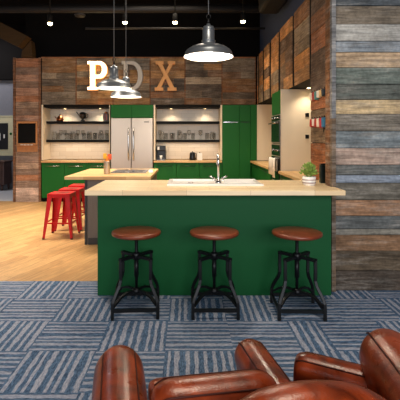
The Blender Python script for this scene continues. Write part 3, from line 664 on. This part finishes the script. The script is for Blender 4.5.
for (a, b_, zb, lab) in ((6.50,6.66,.80,'white towel hanging at the near end of the lower oven handle'),(6.70,6.97,.83,'white towel hanging at the far end of the lower oven handle')):
    rg = []; n = 15; rr = .016
    prof = [(-rr,zb),(-rr,1.085)]+[(-rr*math.cos(q),1.085+rr*math.sin(q)) for q in (PI*.25,PI*.5,PI*.75)]+[(rr,1.085),(rr,.90)]
    mb = MB()
    vs = []
    for i in range(n):
        y = a+(b_-a)*i/(n-1); w = .005*math.sin(i*1.7)
        vs.append([mb.bm.verts.new((OX-.06+px+(w if px<0 and k==0 else 0), y, z)) for k, (px, z) in enumerate(prof)])
    for i in range(n-1):
        for k in range(len(prof)-1):
            f = mb.bm.faces.new((vs[i][k],vs[i+1][k],vs[i+1][k+1],vs[i][k+1])); f.smooth = True
    o = mb.build('tea_towel', M_['cloth']); sm = o.modifiers.new('thick','SOLIDIFY'); sm.thickness = .004; sm.offset = 1
    tag(o, lab, 'towel', 'towels on the lower oven')
t = tag(MB().box(1.79,1.845,6.398,6.409,1.74,1.80).build('wall_switch', M_['blk'], bevel=.003), 'upper small black switch on the cream side panel', 'switch', 'black switches')
t = tag(MB().box(1.79,1.845,6.398,6.409,1.41,1.47).build('wall_switch', M_['blk'], bevel=.003), 'lower small black switch on the cream side panel', 'switch', 'black switches')

# peg rows with painted tags
cols1 = [('#e9dcc6','cream'),('#a8322a','red'),('#4f8a86','teal'),('#ece4d6','white'),('#e8c48a','honey'),('#26303c','navy')]
cols2 = [('#b8241f','red'),('#efe6d8','white'),('#b8392c','brick red'),('#f0e4cf','ivory'),('#c02a35','crimson'),('#3d7aa0','blue')]
for row, zr, cols in (('upper',1.93,cols1),('lower',1.62,cols2)):
    for k, (h, cn) in enumerate(cols):
        y = 4.99-k*.088
        t = thing('hanging_mug_tag', '%s block tag on the %s row of timber wall pegs, %s from the oven' % (cn, row, ORD[k]), 'tag', (1.49,y,zr-.05), 0, 'tags on the %s peg row' % row)
        MB().tube([(1.507,y,zr+.03),(1.485,y,zr+.03),(1.475,y,zr+.045)],.005,6).build('peg', M_['iron'], t)
        hh = R.uniform(.075,.11)
        MB().box(1.45,1.495,y-.026,y+.026,zr+.02-hh,zr+.022,rot=R.uniform(-.3,.3),axis='X').build('block', plain('tag_'+row+'_'+cn.replace(' ','_'),h,.5), t, bevel=.008)
ly = 4.99-4*.088-.044
tag(MB().tube([(1.49,ly-.01,1.66),(1.485,ly-.012,1.50),(1.485,ly,1.48),(1.485,ly+.012,1.50),(1.49,ly+.01,1.66)],.004,6).tube([(1.52,ly,1.52),(1.485,ly,1.52)],.005,6).build('lanyard', M_['iron']), 'thin dark lanyard hanging from the lower peg row', 'lanyard')

# ------------------------------------------------------------ chalkboard
cb = thing('chalkboard', 'small black chalkboard in an orange timber frame with ledge on the pillar', 'chalkboard', (P(27,9.28),9.28,1.10))
X0, X1 = P(16.8,9.28), P(37.4,9.28); Z1, Z0 = EYE+(PY-121.3)*9.28/F, EYE+(PY-145)*9.28/F
MB().box(X0+.025,X1-.025,9.272,9.285,Z0+.03,Z1-.04).build('slate', M_['slate_board'], cb)
mb = MB(); mb.box(X0,X0+.03,9.255,9.296,Z0,Z1).box(X1-.03,X1,9.255,9.296,Z0,Z1).box(X0+.03,X1-.03,9.255,9.296,Z1-.045,Z1).box(X0+.03,X1-.03,9.255,9.296,Z0,Z0+.04)
mb.build('frame', M_['frame'], cb, bevel=.003)
mb = MB(); mb.box(X0,X1,9.275,9.296,Z0-.15,Z0-.002).box(X0,X1,9.20,9.274,Z0-.022,Z0-.004)
mb.build('ledge', M_['frame'], cb, bevel=.003)
mb = MB(); rg = random.Random(4)
for k in range(4): a = X0+.1+k*.07; mb.tube([(a,9.235,Z0+.005),(a+.055,9.238,Z0+.005)],.009,6)
mb.build('chalk', M_['white'], cb)

# ------------------------------------------------------------ letters
def letter(name, paths, px, py0, py1, mat_f, mat_t, lab, lit=False, width=None, yoff=0):
    Y = 9.2; z0 = EYE+(PY-py1)*Y/F; z1 = EYE+(PY-py0)*Y/F; H = z1-z0
    x0, x1 = P(px[0],Y), P(px[1],Y)
    t = thing('sign_letter', lab, 'sign letter', ((x0+x1)/2,Y,z0), 0, 'letters on the timber bulkhead')
    def curve(nm, mat, ext, off, y):
        cu = bpy.data.curves.new(nm,'CURVE'); cu.dimensions = '2D'; cu.fill_mode = 'BOTH'; cu.extrude = ext; cu.offset = off
        for pts in paths:
            s = cu.splines.new('POLY'); s.points.add(len(pts)-1); s.use_cyclic_u = True
            for i, (u, v) in enumerate(pts): s.points[i].co = ((u-.5)*(x1-x0), v*H, 0, 1)
        cu.materials.append(mat)
        tmp = bpy.data.objects.new(nm, cu); C.objects.link(tmp); bpy.context.view_layer.update(); me = bpy.data.meshes.new_from_object(tmp); bpy.data.objects.remove(tmp); o = bpy.data.objects.new(nm, me); C.objects.link(o); o.parent = t; o.rotation_euler = (PI/2,0,0); o.location = (0,y,0); return o
    curve('shell', mat_t, .035, .004, .055)
    curve('face', mat_f, .01, -.004, .008)
    return t, x0, x1, z0, H
def arc(cx, cy, rx, ry, a0, a1, n=10): return [(cx+rx*math.cos(math.radians(a0+(a1-a0)*k/n)), cy+ry*math.sin(math.radians(a0+(a1-a0)*k/n))) for k in range(n+1)]
Pp = [[(.0,0),(.50,0),(.50,.11),(.40,.11),(.40,.40)]+arc(.62,.70,.38,.30,-90,90)+[(0,1),(0,.89),(.13,.89),(.13,.11),(0,.11)],
      [(.40,.53),(.40,.88)]+arc(.58,.705,.15,.175,90,-90)]
Dp = [[(0,0)]+arc(.50,.5,.50,.5,-90,90)+[(0,1),(0,.90),(.10,.90),(.10,.10),(0,.10)], [(.29,.11),(.29,.89)]+arc(.46,.5,.32,.39,90,-90)]
Xp = [[(0,0),(.38,0),(.38,.10),(.28,.10),(.49,.41),(.70,.10),(.60,.10),(.60,0),(1,0),(1,.10),(.90,.10),(.585,.54),(.84,.90),(.94,.90),(.94,1),(.60,1),(.60,.90),(.67,.90),(.50,.65),(.34,.90),(.41,.90),(.41,1),(.04,1),(.04,.90),(.14,.90),(.405,.52),(.10,.10),(0,.10)]]
tp, a, b_, z0, H = letter('p', Pp, (87.2,107.2), 61, 90, M_['pface'], M_['ptray'], 'white lit marquee letter P on the timber bulkhead')
for u, v in [(.265,.055),(.265,.2),(.265,.34),(.265,.48),(.265,.62),(.265,.76),(.265,.94),(.5,.94),(.7,.925),(.86,.80),(.88,.64),(.75,.50),(.56,.46),(.08,.055),(.43,.055),(.08,.945)]:
    MB().lathe([(.0,0),(.012,.003),(.016,.012),(.010,.022),(.0,.026)], n=10).build('bulb', M_['bulb'], tp, world=False).location = ((u-.5)*(b_-a), -.006, v*H)
for o in bpy.data.objects:
    if o.name.startswith('bulb') and o.parent == tp: o.rotation_euler = (PI/2,0,0)
letter('d', Dp, (121.5,142.6), 61, 90.5, plain('dull_letter_face','#aaa6a0',.6,.0), M_['dmetal'], 'grey metal letter D on the timber bulkhead behind the pendants')
letter('x', Xp, (154.8,176.3), 61, 90.5, M_['xcopper'], M_['xcopper'], 'orange copper letter X on the timber bulkhead')
l = bpy.data.lights.new('letter_glow','POINT'); l.energy = 9; l.color = (1,.75,.4); l.shadow_soft_size = .15
o = bpy.data.objects.new('letter_glow', l); C.objects.link(o); o.location = (P(97,8.9),8.95,2.75)

# ------------------------------------------------------------ pendants
def pendant(x, y, z, lab, e):
    t = thing('pendant_lamp', lab, 'pendant lamp', (x,y,z), 0, 'spun metal pendant lamps')
    mb = MB()
    mb.lathe([(.231,0),(.232,.008),(.224,.012),(.218,.045),(.205,.062),(.16,.092),(.105,.112),(.066,.122),(.06,.14),(.062,.155),(.056,.16),(.056,.26),(.048,.285),(.02,.295),(.018,.31),(.0,.31)], x,y,z,40, cap=False)
    mb.build('shade', M_['alu'], t)
    mb = MB(); mb.lathe([(.2305,.0005),(.222,.010),(.214,.045),(.20,.060),(.156,.088),(.10,.106),(.05,.112),(.0,.113)], x,y,z,40, cap=False)
    mb.build('reflector', M_['enamel'], t)
    mb = MB(); mb.tube([(x+.058*math.cos(q),y+.058*math.sin(q),z+.26) for q in [2*PI*k/24 for k in range(24)]],.003,6,closed=True)
    mb.build('collar', M_['alu'], t); mb = MB()
    mb.tube([(x+.062*math.cos(q),y+.062*math.sin(q),z+.15) for q in [2*PI*k/24 for k in range(24)]],.004,6,closed=True)
    mb.build('collar', M_['alu'], t)
    MB().lathe([(.0,.03),(.028,.036),(.042,.06),(.034,.09),(.02,.108),(.0,.108)], x,y,z,16).build('bulb', M_['bulb'], t)
    mb = MB(); mb.tube([(x,y,z+.31),(x,y,z+.36)],.010,8).tube([(x-.012,y,z+.36),(x-.02,y,z+.385),(x,y,z+.41),(x+.02,y,z+.385),(x+.012,y,z+.36)],.005,6)
    mb.build('hook', M_['iron'], t)
    MB().tube([(x,y,z+.40),(x,y,4.6)],.0045,6).build('cord', plain('grey_cord','#6a6a6a',.6), t)
    l = bpy.data.lights.new('pendant_beam','POINT'); l.energy = e; l.color = (1,.86,.68); l.shadow_soft_size = .04
    o = bpy.data.objects.new('pendant_beam', l); C.objects.link(o); o.location = (x,y,z+.02)
pendant(P(208.5,3.94), 3.94, EYE+81*3.94/F, 'large spun metal pendant lamp hanging over the bar sink', 34)
pendant(P(114,5.5), 5.5, EYE+49.5*5.5/F, 'metal pendant lamp next to the lit letter P', 11)
pendant(P(126,6.23), 6.23, EYE+41*6.23/F, 'lower metal pendant lamp in front of the letter D', 10)

# ------------------------------------------------------------ iron stools
def iron_stool():
    t = thing('bar_stool', 'x', 'bar stool', (0,0,0))
    MB().lathe([(.0,.622),(.185,.622),(.2,.63),(.203,.642),(.2,.653),(.19,.657),(.0,.658)], n=40).build('seat', M_['seatwood'], t)
    mb = MB(); mb.tube([(0,0,.17),(0,0,.622)],.012,10); mb.tube([(0,0,.28),(0,0,.42)],.019,10); mb.lathe([(.0,.608),(.06,.608),(.06,.620),(.0,.620)], n=16)
    for k in range(30): mb.lathe([(.012,0),(.0155,.002),(.012,.004)], cz=.435+k*.0055, n=10, cap=False)
    mb.build('screw_post', M_['iron'], t)
    mb = MB()
    for a in (45,135):
        c, s = math.cos(math.radians(a)), math.sin(math.radians(a))
        mb.tube([(-.175*c,-.175*s,.452),(.175*c,.175*s,.452)], 1, 4, flat=(.011,.017))
    mb.lathe([(.0,.425),(.034,.425),(.034,.472),(.022,.482),(.0,.482)], n=16)
    mb.build('top_cross', M_['iron'], t)
    for a in (45,135,225,315):
        c, s = math.cos(math.radians(a)), math.sin(math.radians(a))
        pr = [(.166,.45),(.168,.36),(.166,.29),(.178,.25),(.232,.165),(.247,.13),(.25,.08),(.25,.0)]
        lg = MB().tube([(r*c,r*s,z) for r, z in pr], 1, 4, flat=(.0125,.0125)).build('leg', M_['iron'], t, bevel=.003)
    mb = MB(); q = .25*math.cos(PI/4)
    for (a, b_) in (((-q,-q),(q,-q)),((q,-q),(q,q)),((q,q),(-q,q)),((-q,q),(-q,-q))):
        mb.tube([(a[0],a[1],.072),(b_[0],b_[1],.072)],1,4,flat=(.013,.009))
    mb.build('foot_rail', M_['iron'], t)
    mb = MB(); mb.lathe([(.0,.145),(.03,.145),(.036,.16),(.03,.185),(.0,.19)], n=16)
    for a in (45,135,225,315):
        c, s = math.cos(math.radians(a)), math.sin(math.radians(a))
        mb.tube([(.02*c,.02*s,.17),(.10*c,.10*s,.172),(.17*c,.17*s,.15),(.24*c,.24*s,.10)],1,4,flat=(.008,.011))
    mb.build('lower_spider', M_['iron'], t)
    return t
st = iron_stool()
for i, (x, y, r, lab) in enumerate([(-.425,3.46,.07,'iron screw stool with round wooden seat at the left end of the bar'),(.216,3.46,-.0,'middle iron screw stool with round wooden seat at the bar'),(.892,3.44,-.03,'iron screw stool with round wooden seat at the right end of the bar')]):
    o = st if i == 0 else copy_tree(st)
    o.location = (x,y,0); o.rotation_euler = (0,0,r); tag(o, lab, 'bar stool', 'industrial stools along the bar')

# ------------------------------------------------------------ red stools
def red_stool():
    t = thing('metal_stool', 'x', 'stool', (0,0,0))
    H_ = .63
    mb = MB(); w = .158
    mb.box(-w,-.045,-w,w,H_-.012,H_).box(.045,w,-w,w,H_-.012,H_).box(-.045,.045,-w,-.018,H_-.012,H_).box(-.045,.045,.018,w,H_-.012,H_)
    mb.box(-w,w,-w-.003,-w,H_-.055,H_-.002).box(-w,w,w,w+.003,H_-.055,H_-.002).box(-w-.003,-w,-w,w,H_-.055,H_-.002).box(w,w+.003,-w,w,H_-.055,H_-.002)
    mb.build('seat', M_['red'], t, bevel=.002)
    MB().box(-.105,-.047,-.11,.11,H_+.0002,H_+.0012).box(.047,.105,-.11,.11,H_+.0002,H_+.0012).box(-.047,.047,-.11,-.02,H_+.0002,H_+.0012).box(-.047,.047,.02,.11,H_+.0002,H_+.0012).build('rubbed_patch', plain('rubbed_red_metal','#7a2414',.5,noise=.5,scale=12), t)
    MB().box(-.044,.044,-.017,.017,H_-.02,H_-.008).build('hand_slot', M_['rededge'], t)
    for sx in (-1,1):
        for sy in (-1,1):
            mb = MB(); tp_ = (.148,.148); bt = (.205,.205)
            def col(wt, wb, ax):
                pts = []
                for (r, ww, z) in ((.156,wt,H_-.004),(.212,wb,.0)):
                    cx, cy = sx*r, sy*r
                    if ax == 'x': pts.append([(cx,cy,z),(cx-sx*ww,cy,z),(cx-sx*ww,cy-sy*.004,z),(cx,cy-sy*.004,z)])
                    else: pts.append([(cx,cy,z),(cx,cy-sy*ww,z),(cx-sx*.004,cy-sy*ww,z),(cx-sx*.004,cy,z)])
                mb.rings(pts, smooth=False)
            col(.07,.032,'x'); col(.07,.032,'y')
            lg = mb.build('leg', M_['red'], t)
            c = sx*.199, sy*.199
            MB().box(c[0]-.014,c[0]+.014,c[1]-.014,c[1]+.014,0,.018).build('foot_cap', M_['blk'], lg)
    mb = MB(); r = .185
    for s in (-1,1): mb.tube([(-r,s*r,.22),(r,s*r,.22)],1,4,flat=(.010,.003)); mb.tube([(s*r,-r,.22),(s*r,r,.22)],1,4,flat=(.010,.003))
    mb.build('brace', M_['red'], t)
    return t
rs = red_stool()
for i, (x, y, lab) in enumerate([(-1.825,6.08,'nearest red metal stool beside the grey island'),(-1.825,6.60,'middle red metal stool beside the grey island'),(-1.825,7.12,'farthest red metal stool beside the grey island')]):
    o = rs if i == 0 else copy_tree(rs)
    o.location = (x,y,0); tag(o, lab, 'stool', 'red stools beside the island')

# ------------------------------------------------------------ leather armchairs
def roll(p0, p1, w, zb, zt, r_end=.09, body=.8, endw=.3, n=14, crown=0.0):
    """upholstered arm or back: mushroom section swept from p0 to p1 with rounded ends"""
    p0 = Vector((p0[0],p0[1],0)); p1 = Vector((p1[0],p1[1],0)); d = p1-p0; L = d.length; d.normalize(); sd = Vector((d.y,-d.x,0))
    rgs = []
    ts = [0,.06,.15,.3,.5,.8,1.0]
    dist = [r_end*t for t in ts]+[r_end+(L-2*r_end)*k/6 for k in range(1,6)]+[L-r_end*t for t in ts[::-1]]
    for q in dist:
        e = min(q, L-q)/r_end
        s = 1.0 if e >= 1 else math.sqrt(max(0,1-(1-e)**2))
        ww = w*(endw+(1-endw)*s); zz = zt-(1-s)*r_end*.55+crown*math.sin(PI*q/L); bw = ww*body
        base = p0+d*q; ring = []
        prof = [(-bw,zb),(-bw,zb+(zz-zb)*.55),(-bw,zz-1.9*w)]
        for k in range(n+1):
            a = math.radians(210-240*k/n); prof.append((ww*math.cos(a), zz-w+w*math.sin(a)))
        prof += [(bw,zz-1.9*w),(bw,zb+(zz-zb)*.55),(bw,zb)]
        rgs.append([base+sd*u+Vector((0,0,z)) for u, z in prof])
    return MB().rings(rgs)
def seam(p0, p1, u, z, r=.004, drop=.03):
    p0 = Vector((p0[0],p0[1],0)); p1 = Vector((p1[0],p1[1],0)); d = (p1-p0); L = d.length; d.normalize(); sd = Vector((d.y,-d.x,0))
    pts = []
    for k in range(13):
        q = L*(.03+.94*k/12); e = min(1, min(q,L-q)/(L*.14)); s = math.sqrt(max(0,1-(1-e)**2))
        pts.append(p0+d*q+sd*u*(.6+.4*s)+Vector((0,0,z-(1-s)*drop)))
    return MB().tube(pts, r, 6)
def chair(name, label, loc, arms, back, seat, group='worn leather armchairs in the foreground'):
    t = thing(name, label, 'armchair', loc, 0, group)
    for (p0, p1, w, zb, zt, kw) in arms:
        o = roll(p0,p1,w,zb,zt,**kw).build('armrest', M_['leather'], t, sub=1)
        for s in (-1,1): seam(p0,p1,s*w*.62,zt-w+w*.775,r=.0032,drop=kw.get('r_end',.09)*.55).build('piping', M_['piping'], o)
    for (p0, p1, w, zb, zt, kw) in [back]:
        o = roll(p0,p1,w,zb,zt,**kw).build('backrest', M_['leather'], t, sub=1)
        for s in (-1,1): seam(p0,p1,s*w*.62,zt-w+w*.775,r=.0032,drop=kw.get('r_end',.09)*.55).build('piping', M_['piping'], o)
    # seat cushion and base from four corner points
    n = 8
    def slab(c, z0, z1, r, inset):
        mb = MB(); cx = sum(p[0] for p in c)/4; cy = sum(p[1] for p in c)/4; rr = []
        for z, k in ((z0,.94),(z0+.01,.99),(z0+r,1.0),(z1-r,1.0),(z1-.01,.985),(z1,.93)):
            ring = []
            for i in range(4):
                a, b2 = Vector(c[i]), Vector(c[(i+1)%4])
                for q in (.06,.3,.5,.7,.94):
                    p = a.lerp(b2,q); ring.append((cx+(p.x-cx)*k, cy+(p.y-cy)*k, z))
            rr.append(ring)
        return mb.rings(rr)
    slab(seat,.27,.43,.04,0).build('seat_cushion', M_['leather'], t, sub=1)
    slab(seat,.12,.265,.02,0).build('seat_base', M_['leather'], t)
    cx = sum(p[0] for p in seat)/4; cy = sum(p[1] for p in seat)/4
    for p in seat:
        x, y = cx+(p[0]-cx)*.8, cy+(p[1]-cy)*.8
        MB().lathe([(.018,0),(.025,.119),(.0,.119)], x, y, 0, 12).build('leg', M_['blk'], t)
    return t
# A: faces the bar, turned a little to the left
A0 = Vector((.066,1.417)); fA = Vector((-.17,.985)).normalized(); sA = Vector((fA.y,-fA.x))
def LA(u, v): p = A0+sA*u+fA*v; return (p.x,p.y)
chair('leather_armchair', 'cognac leather armchair facing the bar, at the left of the foreground', (A0.x,A0.y,0),
      [(LA(-.292,-.36),LA(-.292,.42),.101,.1,.575,dict(r_end=.10,endw=.45)), (LA(.275,-.20),LA(.262,.405),.072,.1,.56,dict(r_end=.09,endw=.5))],
      (LA(-.2,-.135),LA(.19,-.135),.085,.13,.69,dict(r_end=.07,endw=.5)),
      [LA(-.18,-.03),LA(.18,-.03),LA(.18,.37),LA(-.18,.37)])
# B: faces left, its back along the right edge of the photo
chair('leather_armchair', 'cognac leather armchair facing left, at the right corner of the foreground', (.55,1.38,0),
      [((.74,1.53),(.435,1.70),.062,.1,.56,dict(r_end=.05,endw=.6)), ((.575,1.10),(.065,1.05),.085,.1,.735,dict(r_end=.14,endw=.45,crown=.055))],
      ((.70,1.05),(.74,1.62),.105,.12,.72,dict(r_end=.11,endw=.5)),
      [(.43,1.21),(.58,1.21),(.60,1.50),(.46,1.55)])

# ------------------------------------------------------------ far left room
pic = thing('framed_picture', 'cream matted black and white picture on the far grey wall', 'picture', (-5.3,11.88,.97))
MB().box(-5.95,-4.94,11.86,11.895,.95,2.02).build('mat_board', M_['mat'], pic)
MB().box(-5.75,-5.08,11.85,11.859,1.10,1.84).build('print', plain('dark_print','#17171a',.4,noise=.6,scale=5), pic)
mb = MB(); rg = random.Random(8)
for k in range(9):
    a = rg.uniform(-5.7,-5.15); z = rg.uniform(1.15,1.6); mb.box(a,a+rg.uniform(.03,.09),11.843,11.849,z,z+rg.uniform(.1,.3))
mb.build('print_mark', M_['white'], pic)
mb = MB(); mb.box(-5.98,-5.951,11.85,11.9,.92,2.05).box(-4.939,-4.91,11.85,11.9,.92,2.05).box(-5.95,-4.94,11.85,11.9,2.021,2.05).box(-5.95,-4.94,11.85,11.9,.92,.949)
mb.build('frame', M_['mat'], pic)
MB().lathe([(.0,0),(.035,0),(.035,.004),(.0,.004)],n=14).build('green_dot', M_['kgreen'], pic, world=False)
o = bpy.data.objects['green_dot']; o.location = (.30,-.025,.57); o.rotation_euler = (PI/2,0,0); o['label'] = 'small green round sticker'
sb = thing('sideboard', 'dark carved wooden sideboard standing under the far picture', 'sideboard', (-5.6,11.5,0))
MB().box(-6.4,-4.93,11.25,11.75,.16,.76).build('body', M_['carved'], sb, bevel=.02)
MB().box(-6.43,-4.90,11.22,11.78,.762,.80).build('top', M_['carved'], sb, bevel=.01)
for x in (-6.35,-5.0):
    for y in (11.29,11.7): MB().lathe([(.02,0),(.035,.08),(.03,.159),(.0,.159)],x,y,0.007,10).build('leg', M_['carved'], sb)
for x in (-6.3,-5.6): 
    d = MB().box(x,x+.6,11.235,11.249,.22,.70).build('door', M_['carved'], sb, bevel=.01)
    MB().lathe([(.0,0),(.02,.01),(.0,.03)],x+.5,11.22,.46,8).build('knob', M_['copper'], d)

# ------------------------------------------------------------ light
w = bpy.data.worlds.new('world'); bpy.context.scene.world = w; w.use_nodes = True
bg = w.node_tree.nodes['Background']; bg.inputs[0].default_value = (.55,.62,.75,1); bg.inputs[1].default_value = .12
# daylight from the shop windows behind the camera
area('window_daylight', (1.6,-3.6,2.3), 5.0, 370, (.97,.97,1.0), (math.radians(84),0,math.radians(4)), 3.0)
area('window_daylight_left', (-4.8,-3.0,2.3), 3.0, 120, (1,.97,.95), (math.radians(80),0,math.radians(-25)), 2.5)
# warm ceiling floods out of frame above
area('kitchen_flood', (-3.0,6.3,4.45), 1.4, 118, (1,.84,.66), spread=math.radians(95))
area('kitchen_flood', (-.4,7.2,4.45), 1.2, 72, (1,.84,.64), spread=math.radians(95))
area('far_room_flood', (-5.6,10.6,4.4), 1.0, 70, (.97,.95,1.0))
area('side_flood', (.2,6.4,4.3), .8, 40, (1,.84,.66), (0,math.radians(35),0))
area('lounge_flood', (.2,1.9,4.45), .9, 70, (1,.85,.66))

cam = bpy.data.cameras.new('camera'); co = bpy.data.objects.new('camera', cam); C.objects.link(co)
co.location = (0,0,EYE); co.rotation_euler = (PI/2,0,0); cam.sensor_width = 36; cam.lens = F/400*36
cam.shift_x = (200-PX)/400; cam.shift_y = -(200-PY)/400; cam.clip_start = .05
sc = bpy.context.scene; sc.camera = co
sc.view_settings.view_transform = 'Standard'; sc.view_settings.look = 'None'; sc.view_settings.exposure = 0.0; sc.view_settings.gamma = 1
sc.cycles.use_denoising = True; sc.cycles.transparent_max_bounces = 48
